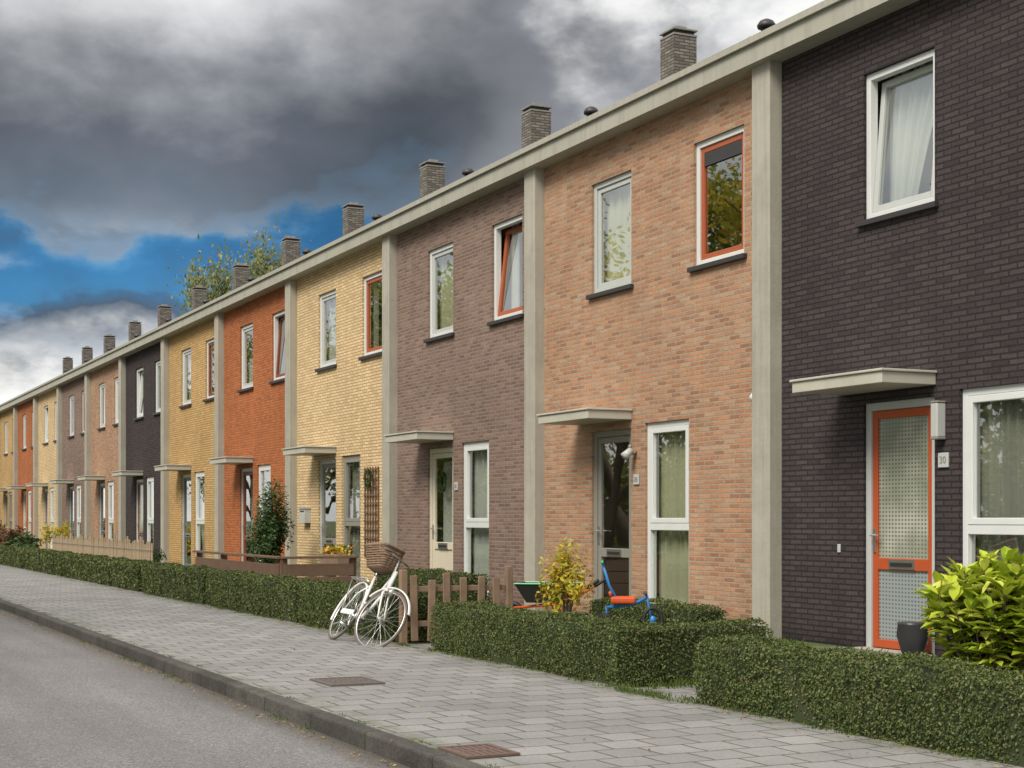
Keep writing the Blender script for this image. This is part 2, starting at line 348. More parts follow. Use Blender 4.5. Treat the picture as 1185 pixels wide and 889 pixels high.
def pavers():
    m,t,b=base('concrete_pavers'); tc=t.add('ShaderNodeTexCoord'); O=tc.outputs['Object']
    sp=t.add('ShaderNodeSeparateXYZ'); t.link(O,sp.inputs[0])
    cb=t.add('ShaderNodeCombineXYZ'); t.link(sp.outputs[1],cb.inputs[0]); t.link(sp.outputs[0],cb.inputs[1])
    wob=t.add('ShaderNodeTexNoise',i_Scale=1.4,i_Detail=3.0); t.link(cb.outputs[0],wob.inputs['Vector'])
    ws=t.add('ShaderNodeVectorMath',operation='SCALE'); t.link(wob.outputs['Color'],ws.inputs[0]); ws.inputs['Scale'].default_value=.07
    wa=t.add('ShaderNodeVectorMath',operation='ADD'); t.link(cb.outputs[0],wa.inputs[0]); t.link(ws.outputs[0],wa.inputs[1])
    br=t.add('ShaderNodeTexBrick'); t.link(wa.outputs[0],br.inputs['Vector']); br.offset=.5
    br.inputs['Color1'].default_value=(0,0,0,1); br.inputs['Color2'].default_value=(1,1,1,1); br.inputs['Mortar'].default_value=(.5,.5,.5,1)
    br.inputs['Scale'].default_value=1; br.inputs['Brick Width'].default_value=.27; br.inputs['Row Height'].default_value=.27; br.inputs['Mortar Size'].default_value=.008; br.inputs['Mortar Smooth'].default_value=.3
    rp=t.ramp(br.outputs['Color'],[(0,(.198,.194,.193)),(.5,(.228,.224,.222)),(1,(.260,.255,.252))])
    n=t.noise(O,.9,6,.65); n2=t.noise(O,45,4,.7); n4=t.noise(O,3.5,6,.7)
    moss=t.ramp(n4,[(.4,(.085,.080,.072)),(.60,(.08,.095,.045))]).outputs[0]
    c=t.mix(1.0,rp.outputs[0],t.gray(t.math('MULTIPLY',t.math('MULTIPLY_ADD',n,.8,.6),t.math('MULTIPLY_ADD',n2,.8,.6))),'MULTIPLY')
    edge=t.math('MAXIMUM',t.math('MULTIPLY_ADD',sp.outputs[1],2.2,9.2,clamp=True),t.math('MULTIPLY_ADD',sp.outputs[1],-4.0,-23.6,clamp=True))
    ed=t.math('MULTIPLY',edge,t.math('MULTIPLY_ADD',n4,6,-2.7,clamp=True))
    c=t.mix(t.math('MULTIPLY',ed,.8),c,(.075,.085,.03))
    spots=t.ramp(t.noise(O,5,6,.8),[(.56,(0,0,0)),(.68,(1,1,1))]).outputs[0]
    c=t.mix(t.math('MULTIPLY',spots,.25),c,(.13,.125,.10))
    c=t.mix(br.outputs['Fac'],c,moss)
    t.link(c,b.inputs['Base Color']); b.inputs['Roughness'].default_value=.8
    h=t.math('ADD',t.math('MULTIPLY',br.outputs['Fac'],-1.0),t.math('ADD',t.math('MULTIPLY',n2,.25),t.math('MULTIPLY',br.outputs['Color'],.5)))
    bp=t.add('ShaderNodeBump',i_Strength=.9,i_Distance=.012); t.link(h,bp.inputs['Height']); t.link(bp.outputs[0],b.inputs['Normal'])
    return m
def kerbmat():
    m,t,b=base('kerb_concrete'); tc=t.add('ShaderNodeTexCoord'); O=tc.outputs['Object']
    sp=t.add('ShaderNodeSeparateXYZ'); t.link(O,sp.inputs[0])
    j=t.math('LESS_THAN',t.math('FRACT',sp.outputs[0]),.014)
    fl=t.math('FLOOR',sp.outputs[0]); wn=t.add('ShaderNodeTexWhiteNoise',noise_dimensions='1D'); t.link(fl,wn.inputs['W'])
    n=t.noise(O,2.5,7,.7); n2=t.noise(O,40,4)
    c=t.ramp(n,[(.35,(.040,.037,.032)),(.6,(.082,.077,.069)),(.75,(.06,.065,.036))]).outputs[0]
    c=t.mix(1.0,c,t.gray(t.math('MULTIPLY',t.math('MULTIPLY_ADD',wn.outputs['Value'],.4,.75),t.math('MULTIPLY_ADD',n2,.9,.5))),'MULTIPLY'); c=t.mix(j,c,(.015,.015,.012))
    t.link(c,b.inputs['Base Color']); b.inputs['Roughness'].default_value=.85
    bp=t.add('ShaderNodeBump',i_Strength=.7,i_Distance=.012); t.link(n2,bp.inputs['Height']); t.link(bp.outputs[0],b.inputs['Normal'])
    return m
M_ground=ground_mat(); M_asph=asphalt(); M_pav=pavers(); M_kerb=kerbmat()
mkobj('ground',MB().box(-900,900,-900,900,-.6,-.13).mesh('ground',[M_ground]),kind='structure')
mkobj('road',MB().box(-300,60,-12.3,-6.27,-.126,-.10).mesh('road',[M_asph]),kind='structure')
mkobj('pavement',MB().box(-300,60,-6.152,-3.72,-.12,0).mesh('pavement',[M_pav]),kind='structure')
mkobj('kerb',MB().box(-300,60,-6.27,-6.154,-.12,.003).mesh('kerb',[M_kerb]),bevel=.015,kind='structure')
mkobj('garden_ground',MB().box(-300,60,-3.718,12,-.12,-.012).mesh('garden_ground',[M_ground]),kind='structure')
mkobj('verge',MB().box(-300,60,-60,-12.302,-.125,-.04).mesh('verge',[M_ground]),kind='structure')

# ------------------------------------------------------------------ houses
W=5.4; ZT=5.96
HOLES=[(1.48,2.48,4.02,5.40),(3.88,4.88,4.02,5.40),(1.48,2.48,-.01,2.30),(2.80,3.78,.10,2.34)]
def wall_mesh(mat):
    mb=MB(); xs=sorted({0,W}|{h[0] for h in HOLES}|{h[1] for h in HOLES}); zs=sorted({-.01,ZT}|{h[2] for h in HOLES}|{h[3] for h in HOLES})
    for i in range(len(xs)-1):
        for j in range(len(zs)-1):
            cx=(xs[i]+xs[i+1])/2; cz=(zs[j]+zs[j+1])/2
            if any(h[0]<cx<h[1] and h[2]<cz<h[3] for h in HOLES): continue
            mb.quad((xs[i],0,zs[j]),(xs[i+1],0,zs[j]),(xs[i+1],0,zs[j+1]),(xs[i],0,zs[j+1]))
    d=.13
    for x0,x1,z0,z1 in HOLES:
        mb.quad((x0,0,z0),(x0,0,z1),(x0,d,z1),(x0,d,z0)); mb.quad((x1,0,z1),(x1,0,z0),(x1,d,z0),(x1,d,z1))
        mb.quad((x0,0,z1),(x1,0,z1),(x1,d,z1),(x0,d,z1)); mb.quad((x0,0,z0),(x0,d,z0),(x1,d,z0),(x1,0,z0))
    return mb.mesh('wall',[mat])
CACHE={}
def cm(key,fn):
    if key not in CACHE: CACHE[key]=fn()
    return CACHE[key]
def framebox(mb,w,h,t_,y0,y1,x0=0,z0=0):
    mb.box(x0,x0+t_,y0,y1,z0,z0+h); mb.box(x0+w-t_,x0+w,y0,y1,z0,z0+h)
    mb.box(x0+t_,x0+w-t_,y0,y1,z0,z0+t_); mb.box(x0+t_,x0+w-t_,y0,y1,z0+h-t_,z0+h); return mb
def curtain_mesh(w,h,mat,amp=.022,folds=9,drawn=0):
    def f():
        mb=MB(); n=folds*8; m=8
        def yy(i): return amp*math.sin(i/8*2*math.pi+.8*math.sin(i*.21))+amp*.5*math.sin(i*.37)
        def P(i,j):
            zf=j/m; s=1-drawn*(1-zf)**.8
            return (w*i/n*s,yy(i),h*zf)
        for i in range(n):
            for j in range(m): mb.quad(P(i,j),P(i+1,j),P(i+1,j+1),P(i,j+1))
        return mb.mesh('curtain',[mat],True)
    return cm(('curt',w,h,mat.name,folds,drawn),f)
def add_curtains(win,w,h,style,mat):
    Y=.19
    if style=='sides':
        mkobj('curtain',curtain_mesh(w*.28,h,mat,folds=4),win,(.03,Y,.0)); mkobj('curtain',curtain_mesh(w*.28,h,mat,folds=4),win,(w*.69,Y,.0))
    elif style=='left': mkobj('curtain',curtain_mesh(w*.88,h,mat,folds=7,drawn=.62),win,(.03,Y,.0))
    elif style=='full': mkobj('curtain',curtain_mesh(w*.98,h,mat,folds=9),win,(.01,Y,.0))
    elif style=='half': mkobj('curtain',curtain_mesh(w*.98,h*.5,mat,folds=9),win,(.01,Y,.0))
    elif style=='blind':
        mkobj('roller_blind',cm(('blind',w,h,mat.name),lambda:MB().box(.13,w-.13,.058,.064,h*.80,h-.13).mesh('roller_blind',[mat])),win)
def upper_window(house,x0,fm,sm,tilt=0,cur=None,cmat=None,label=None):
    w=1.0; h=1.38
    win=mkobj('window',cm(('uf',fm.name),lambda:framebox(MB(),w,h,.065,.035,.12).mesh('window',[fm])),house,(x0,0,4.02),bevel=.005)
    if label: win['label']=label
    mkobj('sash',cm(('us',sm.name),lambda:framebox(MB(),w-.136,h-.136,.06,-.03,.03).mesh('sash',[sm])),win,(.068,.085,.068),(-R(tilt),0,0),bevel=.006)
    g=cm('ug',lambda:MB().box(.06,w-.196,-.006,.006,.06,h-.196).mesh('window_pane',[M_glass]))
    mkobj('window_pane',g,win,(.068,.085,.068),(-R(tilt),0,0))
    mkobj('sill',cm('usill',lambda:MB().box(-.06,w+.06,-.055,.034,-.055,-.002).mesh('sill',[M_sill])),win,bevel=.006)
    if cur:
        add_curtains(win,w,h,cur,cmat)
        if tilt:
            for ch in win.children:
                if ch.name.startswith('curtain'): ch.location.y=.29
    return win
def lower_window(house,fm,cur=None,cmat=None,label=None):
    w=.98; h=2.24; zr=1.02
    def f():
        mb=framebox(MB(),w,h,.065,.035,.12); mb.box(.065,w-.065,.035,.12,zr-.04,zr+.04); return mb.mesh('window',[fm])
    win=mkobj('window',cm(('lf',fm.name),f),house,(2.80,0,.10),bevel=.005)
    if label: win['label']=label
    mkobj('sash',cm(('ls',fm.name),lambda:framebox(MB(),w-.136,h-zr-.04-.07,.06,.03,.09,.068,zr+.043).mesh('sash',[fm])),win,bevel=.006)
    mkobj('window_pane',cm('lg1',lambda:MB().box(.128,w-.128,.075,.087,zr+.1,h-.128).mesh('window_pane',[M_glass])),win)
    mkobj('window_pane',cm('lg2',lambda:MB().box(.065,w-.065,.08,.092,.065,zr-.04).mesh('window_pane',[M_glass])),win)
    mkobj('sill',cm('lsill',lambda:MB().box(-.03,w+.03,-.04,.034,-.06,-.002).mesh('sill',[M_sill])),win,bevel=.006)
    if cur: add_curtains(win,w,h,cur,cmat)
    return win
def door(house,fm,dm,glass,label,lower=True):
    w=1.0; h=2.30
    def f():
        mb=MB(); mb.box(0,.075,.03,.12,0,h); mb.box(w-.075,w,.03,.12,0,h); mb.box(.075,w-.075,.03,.12,h-.075,h); return mb.mesh('door',[fm])
    d=mkobj('door',cm(('df',fm.name),f),house,(1.48,0,0),bevel=.005); d['label']=label
    s=.07
    def lf():
        mb=MB(); a=.078; b=w-.078
        mb.box(a,a+s,.05,.10,.01,h-.078); mb.box(b-s,b,.05,.10,.01,h-.078)
        mb.box(a+s,b-s,.05,.10,.01,.09); mb.box(a+s,b-s,.05,.10,.74,.85); mb.box(a+s,b-s,.05,.10,h-.155,h-.078)
        return mb.mesh('door_leaf',[dm])
    mkobj('door_leaf',cm(('dl',dm.name),lf),d,bevel=.005)
    mkobj('door_pane',cm(('dp1',glass.name),lambda:MB().box(.148,w-.148,.07,.082,.85,h-.155).mesh('door_pane',[glass])),d)
    lg=glass if lower else dm
    mkobj('door_pane',cm(('dp2',lg.name),lambda:MB().box(.148,w-.148,.07,.082,.09,.74).mesh('door_pane',[lg])),d)
    def slot():
        mb=MB(); mb.box(.32,.68,.036,.049,.75,.84); mb.box(.35,.65,.028,.035,.775,.81,1); return mb.mesh('letter_slot',[M_metal,M_black])
    mkobj('letter_slot',cm('slot',slot),d)
    def hd():
        mb=MB(); mb.box(.10,.13,.036,.049,.90,1.12); mb.tube([(.115,.05,1.06),(.115,-.005,1.06),(.215,-.005,1.06)],.011); return mb.mesh('handle',[M_metal])
    mkobj('handle',cm('hd',hd),d)
    mkobj('threshold',cm('thr',lambda:MB().box(-.02,w+.02,-.12,.03,-.05,.008).mesh('threshold',[M_conc])),d,bevel=.006)
    if glass is M_glass and dm is not M_grey: mkobj('curtain',curtain_mesh(.7,1.9,M_curt,folds=6),d,(.15,.2,.2))
    return d
def text_mesh(s,size,mat):
    cu=bpy.data.curves.new('number','FONT'); cu.body=s; cu.size=size; cu.extrude=.002; cu.align_x='CENTER'; cu.align_y='CENTER'
    o=bpy.data.objects.new('tmp',cu); COL.objects.link(o); dg=bpy.context.evaluated_depsgraph_get()
    me=bpy.data.meshes.new_from_object(o.evaluated_get(dg)); bpy.data.objects.remove(o); me.materials.clear(); me.materials.append(mat); return me
def number_plate(house,x,z_,s,size=.13):
    p=mkobj('number_plate',MB().box(-size/2,size/2,-.02,-.002,-size/2,size/2).mesh('number_plate',[M_ltgrey]),house,(x,0,z_),bevel=.004)
    if s: mkobj('number',text_mesh(s,size*.68,M_grey),p,(0,-.0225,0),(R(90),0,0))
def canopy():
    mb=MB(); mb.box(-.3,1.02,-.60,-.002,2.40,2.50); mb.box(-.32,1.04,-.62,-.003,2.502,2.525); return mb.mesh('canopy',[M_canopy])
def chimney_m():
    mb=MB(); mb.box(-.22,.22,-.22,.22,-.9,1.02,0); mb.box(-.228,.228,-.228,.228,1.02,1.05,1)
    mb.box(-.19,.19,-.19,.19,1.05,1.11,2)
    mb.box(-.235,.235,-.235,.235,1.11,1.135,1); mb.box(-.10,.10,-.10,.10,1.135,1.21,1)
    return mb.mesh('chimney',[M_chim,M_chim2,M_black])
def vent_m():
    mb=MB(); mb.tube([(0,0,-.6),(0,0,.25)],.08,14); mb.tube([(0,0,.26),(0,0,.30),(0,0,.36),(0,0,.39)],[.13,.14,.10,.04],16); return mb.mesh('roof_vent',[M_sill],True)
cols=['dark','salmon','mauve','yellow','orange','ochre']
desc={'dark':'dark purple-brown brick','salmon':'mottled orange-brown brick','mauve':'brown mauve brick','yellow':'pale yellow brick','orange':'orange-red brick','ochre':'ochre yellow brick'}
spec={
 -1:dict(uL=(M_ltgrey,M_ltgrey,0,'full',M_curt),uR=(M_ltgrey,M_brown,0,None,None),lw=(M_white,'half',M_curt),dr=(M_white,M_blue,M_glass)),
 0:dict(uL=(M_white,M_ltgrey,5,'left',M_curt),uR=(M_ltgrey,M_ltgrey,0,None,None),lw=(M_white,'full',M_curt3),dr=(M_ltgrey,M_orange,M_frost)),
 1:dict(uL=(M_ltgrey,M_ltgrey,0,'full',M_curt2),uR=(M_white,M_wood_o,0,'blind',M_sill),lw=(M_white,'full',M_curt2),dr=(M_grey,M_grey,M_glass)),
 2:dict(uL=(M_white,M_ltgrey,0,'full',M_curt2),uR=(M_white,M_wood_o,6,'sides',M_curt),lw=(M_white,'full',M_curt),dr=(M_cream,M_cream,M_glass)),
 3:dict(uL=(M_white,M_ltgrey,0,'full',M_curt),uR=(M_white,M_wood_o,0,'sides',M_curt3),lw=(M_grey,'full',M_curt3),dr=(M_ltgrey,M_grey,M_glass)),
 4:dict(uL=(M_white,M_ltgrey,0,'half',M_curt),uR=(M_white,M_brown,4,None,None),lw=(M_white,'half',M_curt),dr=(M_ltgrey,M_brown,M_glass)),
 5:dict(uL=(M_white,M_ltgrey,0,'full',M_curt),uR=(M_white,M_brown,0,None,None),lw=(M_white,'sides',M_curt),dr=(M_ltgrey,M_blue,M_glass)),
 6:dict(uL=(M_white,M_white,4,'full',M_curt),uR=(M_white,M_ltgrey,0,None,None),lw=(M_white,'full',M_curt),dr=(M_white,M_brown,M_frost)),
 7:dict(uL=(M_white,M_ltgrey,0,'half',M_curt),uR=(M_white,M_white,0,'sides',M_curt),lw=(M_white,'half',M_curt),dr=(M_ltgrey,M_blue,M_glass)),
}
wallc={c:wall_mesh(BR[c]) for c in cols}
HOUSES={}
def house(k):
    c=cols[k%6]; X0=-W*k
    s=spec[k] if k in spec else spec[2+(k%5)]
    H=mkobj('row_house',None,None,(X0,0,0)); HOUSES[k]=H
    H['label']=f"two-storey {desc[c]} terraced house with flat door canopy"; H['category']='house'; H['group']='terraced houses in one row along the pavement'
    mkobj('wall',wallc[c],H)
    mkobj('pilaster',cm('pil',lambda:MB().box(-.16,.16,-.15,.02,-.02,5.90).mesh('pilaster',[M_conc])),H,bevel=.01)
    def ev():
        mb=MB(); mb.box(0,W,-.25,.05,5.87,6.06); mb.box(0,W,-.29,.05,6.063,6.13); mb.box(-.004,.012,-.294,-.2,6.06,6.134); return mb.mesh('fascia',[M_eave])
    mkobj('fascia',cm('eave',ev),H)
    mkobj('canopy',cm('can',canopy),H,(1.48,0,0),bevel=.006)
    def rf():
        mb=MB(); mb.quad((0,-.2,6.134),(W,-.2,6.134),(W,4.5,7.95),(0,4.5,7.95)); mb.quad((0,4.5,7.95),(W,4.5,7.95),(W,9.2,6.1),(0,9.2,6.1)); return mb.mesh('roof',[M_roof])
    rfo=mkobj('roof',cm('roof',rf),H)
    mkobj('chimney',cm('chim',chimney_m),rfo,(1.6,4.5,8.26)); mkobj('roof_vent',cm('vent',vent_m),rfo,(5.1,3.86,8.13))
    def inn():
        mb=MB(); mb.quad((.02,.14,.02),(W-.02,.14,.02),(W-.02,5,.02),(.02,5,.02)); mb.box(.02,W-.02,.16,5,2.6,2.9); mb.quad((.02,.14,5.7),(W-.02,.14,5.7),(W-.02,5,5.7),(.02,5,5.7))
        mb.quad((.02,5,0),(W-.02,5,0),(W-.02,5,5.7),(.02,5,5.7)); mb.quad((.02,.14,0),(.02,5,0),(.02,5,5.7),(.02,.14,5.7)); mb.quad((W-.02,.14,0),(W-.02,5,0),(W-.02,5,5.7),(W-.02,.14,5.7))
        return mb.mesh('interior',[M_int])
    mkobj('interior',cm('int',inn),H)
    mkobj('back_wall',cm(('bw',c),lambda:MB().quad((W,9,-.01),(0,9,-.01),(0,9,6.15),(W,9,6.15)).mesh('back_wall',[BR[c]])),H)
    if k in(-1,13):
        x=W if k==-1 else 0
        mb=MB(); mb.v=[(x,0,-.01),(x,9,-.01),(x,9,6.1),(x,4.5,7.9),(x,0,6.05)]; mb.f=[(0,1,2,3,4)]; mb.m=[0]
        mkobj('side_wall',mb.mesh('side_wall',[BR[c]]),H)
    upper_window(H,1.48,*s['uL'][:2],tilt=s['uL'][2],cur=s['uL'][3],cmat=s['uL'][4])
    u=s['uR']; upper_window(H,3.88,u[0],u[1],tilt=u[2],cur=u[3],cmat=u[4],label='white window with orange-brown sash' if u[1] is M_wood_o else None)
    lower_window(H,*s['lw'])
    dd=s['dr']; dn={'orange_red_paint':'orange-red','grey_paint':'grey','cream_paint':'cream','red_brown_paint':'red-brown','blue_grey_paint':'blue-grey'}[dd[1].name]
    door(H,dd[0],dd[1],dd[2],f'{dn} glazed front door with letter slot',lower=dd[1] is not M_cream)
    return H
for k in range(-1,14): house(k)
number_plate(HOUSES[0],2.61,1.73,'30'); number_plate(HOUSES[1],2.62,1.68,'28',.12); number_plate(HOUSES[2],2.62,1.7,'26',.12)
mb=MB(); mb.box(-.045,.045,-.10,-.002,-.15,.15,0); mb.box(-.05,.05,-.105,-.001,.15,.17,1); mb.box(-.05,.05,-.105,-.001,-.17,-.15,1)
mkobj('wall_lamp',mb.mesh('wall_lamp',[M_ltgrey,M_grey]),HOUSES[0],(2.585,0,2.08),bevel=.01)
mkobj('doorbell',MB().box(-.022,.022,-.015,-.002,-.04,.04).mesh('doorbell',[M_ltgrey]),HOUSES[0],(1.12,0,.93),bevel=.004)
mb=MB(); mb.tube([(0,0,0),(0,-.08,0)],.025,8,0); mb.tube([(0,-.07,.03),(.0,-.17,-.05)],[.04,.05],14,1); mb.tube([(0,-.07,.07),(.0,-.10,.07)],.025,8,0)
mkobj('wall_lamp',mb.mesh('wall_lamp',[M_grey,M_ltgrey],True),HOUSES[1],(2.60,0,2.0))
mb=MB(); mb.tube([(0,0,0),(0,-.05,0),(0,-.08,-.01)],[.04,.05,.025],14)
mkobj('security_camera',mb.mesh('security_camera',[M_white],True),HOUSES[1],(5.12,0,2.48))
mb=MB(); mb.box(-.17,.17,-.12,-.002,-.15,.12,0); mb.box(-.185,.185,-.14,-.001,.122,.14,0); mb.box(-.12,.12,-.124,-.121,.06,.085,1)
mkobj('mailbox',mb.mesh('mailbox',[M_ltgrey,M_black]),HOUSES[3],(.85,0,1.28),bevel=.006)
mb=MB()
for i in range(6): mb.box(i*.13,i*.13+.022,-.03,-.012,0,1.55)
for i in range(11): mb.box(0,.672,-.045,-.0305,.04+i*.145,.062+i*.145)
mkobj('trellis',mb.mesh('trellis',[M_woodd]),HOUSES[3],(4.06,0,.55))
cs=[];ns=[]
for i in range(500):
    a=random.uniform(0,6.283); u=random.uniform(0,6.283); rr_=.03*math.sqrt(random.random()); Rr=.13+rr_*math.cos(u); cs.append((Rr*math.cos(a),rr_*math.sin(u)*1.0,Rr*math.sin(a))); ns.append((0,-1,0))
wre=leafmesh('wreath',leaves(np.array(cs),np.array(ns),.018),[L_green])
mkobj('wreath',wre,HOUSES[3],(4.4,-.09,1.9)); mkobj('wreath',wre,HOUSES[2],(1.98,.03,1.78))
mb=MB(); mb.tube([(0,0,0),(0,0,.04),(0,0,.18),(0,0,.28),(0,0,.30),(0,0,.295)],[.08,.10,.14,.13,.135,.11],24)
mkobj('stand_in_pot',mb.mesh('stand_in_pot',[M_pot],True),None,(2.40,-.18,-.004),label='dark round pot standing in for an unidentified dark shape on the doorstep',category='pot')  # pot added as stand-in for an unidentified dark shape at the door foot

# ------------------------------------------------------------------ hedges
def hedge(x0,x1,y0,y1,h,dens,size,label):
    lx,ly=x1-x0,y1-y0
    def disp(p):
        X,Y,Z=p[:,0]+x0,p[:,1]+y0,p[:,2]
        return .016*np.sin(X*3.1+Y*2+1)+.010*np.sin(X*7.3+Z*6+Y*5)+.009*np.sin(X*17+Z*13)
    P=[];N=[]
    def face(n,fn,nv):
        q=fn(rng.random(n),rng.random(n)); P.append(q); N.append(np.tile(nv,(n,1)))
    o=lambda a,b,c: np.stack([a,b,c],1)
    face(int(lx*h*dens),lambda a,b:o(a*lx,0*a,b*h),(0,-1,.35)); face(int(lx*h*dens*.5),lambda a,b:o(a*lx,0*a+ly,b*h),(0,1,.2))
    face(int(lx*ly*dens*1.1),lambda a,b:o(a*lx,b*ly,0*a+h),(0,0,1))
    face(int(ly*h*dens),lambda a,b:o(0*a,a*ly,b*h),(-1,0,.2)); face(int(ly*h*dens),lambda a,b:o(0*a+lx,a*ly,b*h),(1,0,.3))
    P=np.concatenate(P);N=np.concatenate(N).astype(float)
    d=disp(P)+rng.normal(0,.008,len(P))
    P=P+N*d[:,None]
    top=np.clip((P[:,2]-(h-.07))/.07,0,1)**2
    P[:,1]+= (ly/2-P[:,1])*top*.08
    ex=np.minimum(P[:,0],lx-P[:,0]); P[:,2]-=np.clip(.05-ex,0,.05)*.5*(P[:,2]/h)
    low=np.clip(1-P[:,2]/.12,0,1); P[:,1]+=(ly/2-P[:,1])*low*.12
    P[:,2]=np.maximum(P[:,2],.01)
    n=int(lx*ly*dens*.03); S=np.stack([rng.random(n)*lx,rng.random(n)*ly,h+rng.random(n)*.03],1); P=np.concatenate([P,S]); N=np.concatenate([N,rng.normal(0,1,(n,3))])
    v=leaves(P,N,size,.6,.6)
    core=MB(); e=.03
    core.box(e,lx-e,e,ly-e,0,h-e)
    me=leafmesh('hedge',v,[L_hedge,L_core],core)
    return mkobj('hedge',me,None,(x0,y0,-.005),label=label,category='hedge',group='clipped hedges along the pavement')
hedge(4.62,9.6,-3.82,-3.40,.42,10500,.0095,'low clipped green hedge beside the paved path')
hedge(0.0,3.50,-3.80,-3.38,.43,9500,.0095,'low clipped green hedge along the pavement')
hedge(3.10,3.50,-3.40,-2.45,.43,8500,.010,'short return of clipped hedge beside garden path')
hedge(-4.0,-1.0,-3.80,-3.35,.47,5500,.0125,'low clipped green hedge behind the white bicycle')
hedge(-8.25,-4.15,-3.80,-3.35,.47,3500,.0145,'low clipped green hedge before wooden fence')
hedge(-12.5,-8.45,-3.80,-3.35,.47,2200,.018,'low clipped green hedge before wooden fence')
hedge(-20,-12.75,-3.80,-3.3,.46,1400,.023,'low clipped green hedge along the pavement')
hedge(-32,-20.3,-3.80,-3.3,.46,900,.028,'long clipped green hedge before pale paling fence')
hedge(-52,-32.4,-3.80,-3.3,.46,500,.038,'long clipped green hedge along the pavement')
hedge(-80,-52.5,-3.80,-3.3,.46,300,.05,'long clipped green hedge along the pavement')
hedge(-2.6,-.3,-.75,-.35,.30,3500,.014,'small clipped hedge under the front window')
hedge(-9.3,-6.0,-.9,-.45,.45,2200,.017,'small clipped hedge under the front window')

# ------------------------------------------------------------------ shrubs / plants
def shrub(name,loc,rad,n,size,mat,label,cat,clumps=14,asp=.45,stems=5,seed=1):
    r=np.random.default_rng(seed)
    cc=r.normal(0,1,(clumps,3)); cc/=np.linalg.norm(cc,axis=1)[:,None]; cc*=r.uniform(.35,.85,(clumps,1)); cc[:,2]=cc[:,2]*.9
    idx=r.integers(0,clumps,n); off=r.normal(0,1,(n,3)); off/=np.linalg.norm(off,axis=1)[:,None]; off*=(r.random((n,1))**.4)*.38
    P=(cc[idx]+off)*np.array(rad); P[:,2]+=rad[2]; P=P[P[:,2]>.02]
    Nn=P-np.array([0,0,rad[2]*.6]); Nn/=np.linalg.norm(Nn,axis=1)[:,None]; Nn[:,2]+=.4
    S=mkobj(name,leafmesh('foliage',leaves(P,Nn,size,asp,.6),[mat]),None,loc,label=label,category=cat)
    mb=MB()
    for i in range(stems):
        e=cc[i%clumps]*np.array(rad)+np.array([0,0,rad[2]]); mb.tube([(e[0]*.1,e[1]*.1,-.02),(e[0]*.5,e[1]*.5,e[2]*.5),tuple(e)],[.012,.009,.004],6)
    mkobj('stem',mb.mesh('stem',[M_bark]),S)
    return S
def laurel(loc,rx=.60,ry=.42,Hh=.93,shoots=105,seed=5):
    V=[];F=[];r=random.Random(seed); st=MB()
    for s in range(shoots):
        a=r.uniform(0,6.283); q=math.sqrt(r.random()); bx,by=q*rx*.8*math.cos(a),q*ry*.8*math.sin(a); H=Hh-.26*Hh*q*q+r.uniform(-.14,.04)
        tip=Vector((bx*1.2,by*1.2,H)); st.tube([(bx*.3,by*.3,-.02),(bx*.8,by*.8,H*.5),tuple(tip)],[.008,.006,.004],5)
        for i in range(21):
            f=r.random()**.5; p=Vector((bx*(.5+.7*f),by*(.5+.7*f),H*(.12+.88*f)))
            az=r.uniform(0,6.283); el=r.uniform(.2,1.1)if f>.85 else r.uniform(-.2,.6)
            d=Vector((math.cos(az)*math.cos(el),math.sin(az)*math.cos(el),math.sin(el))); sd_=d.cross(Vector((0,0,1))).normalized(); up=sd_.cross(d)
            L=r.uniform(.10,.165); w_=L*.25; k=len(V)
            V+=[p,p+d*L*.3+sd_*w_*.8+up*.008,p+d*L*.65+sd_*w_*.9+up*.005,p+d*L-up*.022,p+d*L*.65-sd_*w_*.9+up*.005,p+d*L*.3-sd_*w_*.8+up*.008,p+d*L*.5-up*.006]
            F+=[(k,k+1,k+6),(k+1,k+2,k+6),(k+2,k+3,k+6),(k+3,k+4,k+6),(k+4,k+5,k+6),(k+5,k,k+6)]
    me=bpy.data.meshes.new('foliage'); me.from_pydata([tuple(v) for v in V],[],F); me.materials.append(L_laurel)
    S=mkobj('laurel_shrub',me,None,loc,label='leafy yellow-green shrub growing behind the hedge',category='shrub')
    mkobj('stem',st.mesh('stem',[M_bark]),S)
laurel((5.72,-2.25,0))
shrub('shrub',(-.95,-1.9,0),(.31,.28,.58),1300,.034,L_yel,'young shrub with yellow and red autumn leaves','shrub',clumps=22,asp=.42,stems=12,seed=3)
shrub('bush',(-14.6,-1.0,0),(.50,.4,1.0),7000,.035,L_green,'tall dark green bush beside the front door','bush',seed=4,clumps=40)
shrub('bush',(-33,-1.8,0),(.6,.5,.6),900,.06,L_yel,'yellow-green bush in a front garden','bush',seed=6)
shrub('bush',(-41,-2.0,0),(.9,.7,.6),900,.08,L_red,'russet autumn bush in a front garden','bush',seed=7)
shrub('bush',(-36.5,-2.2,0),(.8,.6,.45),900,.07,L_green,'low green bush in a front garden','bush',seed=17)
shrub('bush',(-47,-1.8,0),(.9,.7,.7),900,.08,L_red,'russet autumn bush in a front garden','bush',seed=8)
shrub('bush',(-19.5,-2.2,0),(.5,.4,.4),900,.04,L_green,'low green bush in a front garden','bush',seed=9)
PL=mkobj('flower_planter',MB().box(-.40,.40,-.14,.14,0,.20).mesh('flower_planter',[M_wood]),None,(-9.0,-1.6,.48),bevel=.01,label='wooden planter with yellow flowers and pumpkins on a stand',category='planter')
mkobj('stand',MB().box(-.4,-.34,-.1,.1,-.49,-.002).box(.34,.4,-.1,.1,-.49,-.002).mesh('stand',[M_wood]),PL)
P=np.stack([rng.uniform(-.40,.40,450),rng.uniform(-.14,.14,450),rng.uniform(.18,.33,450)],1)
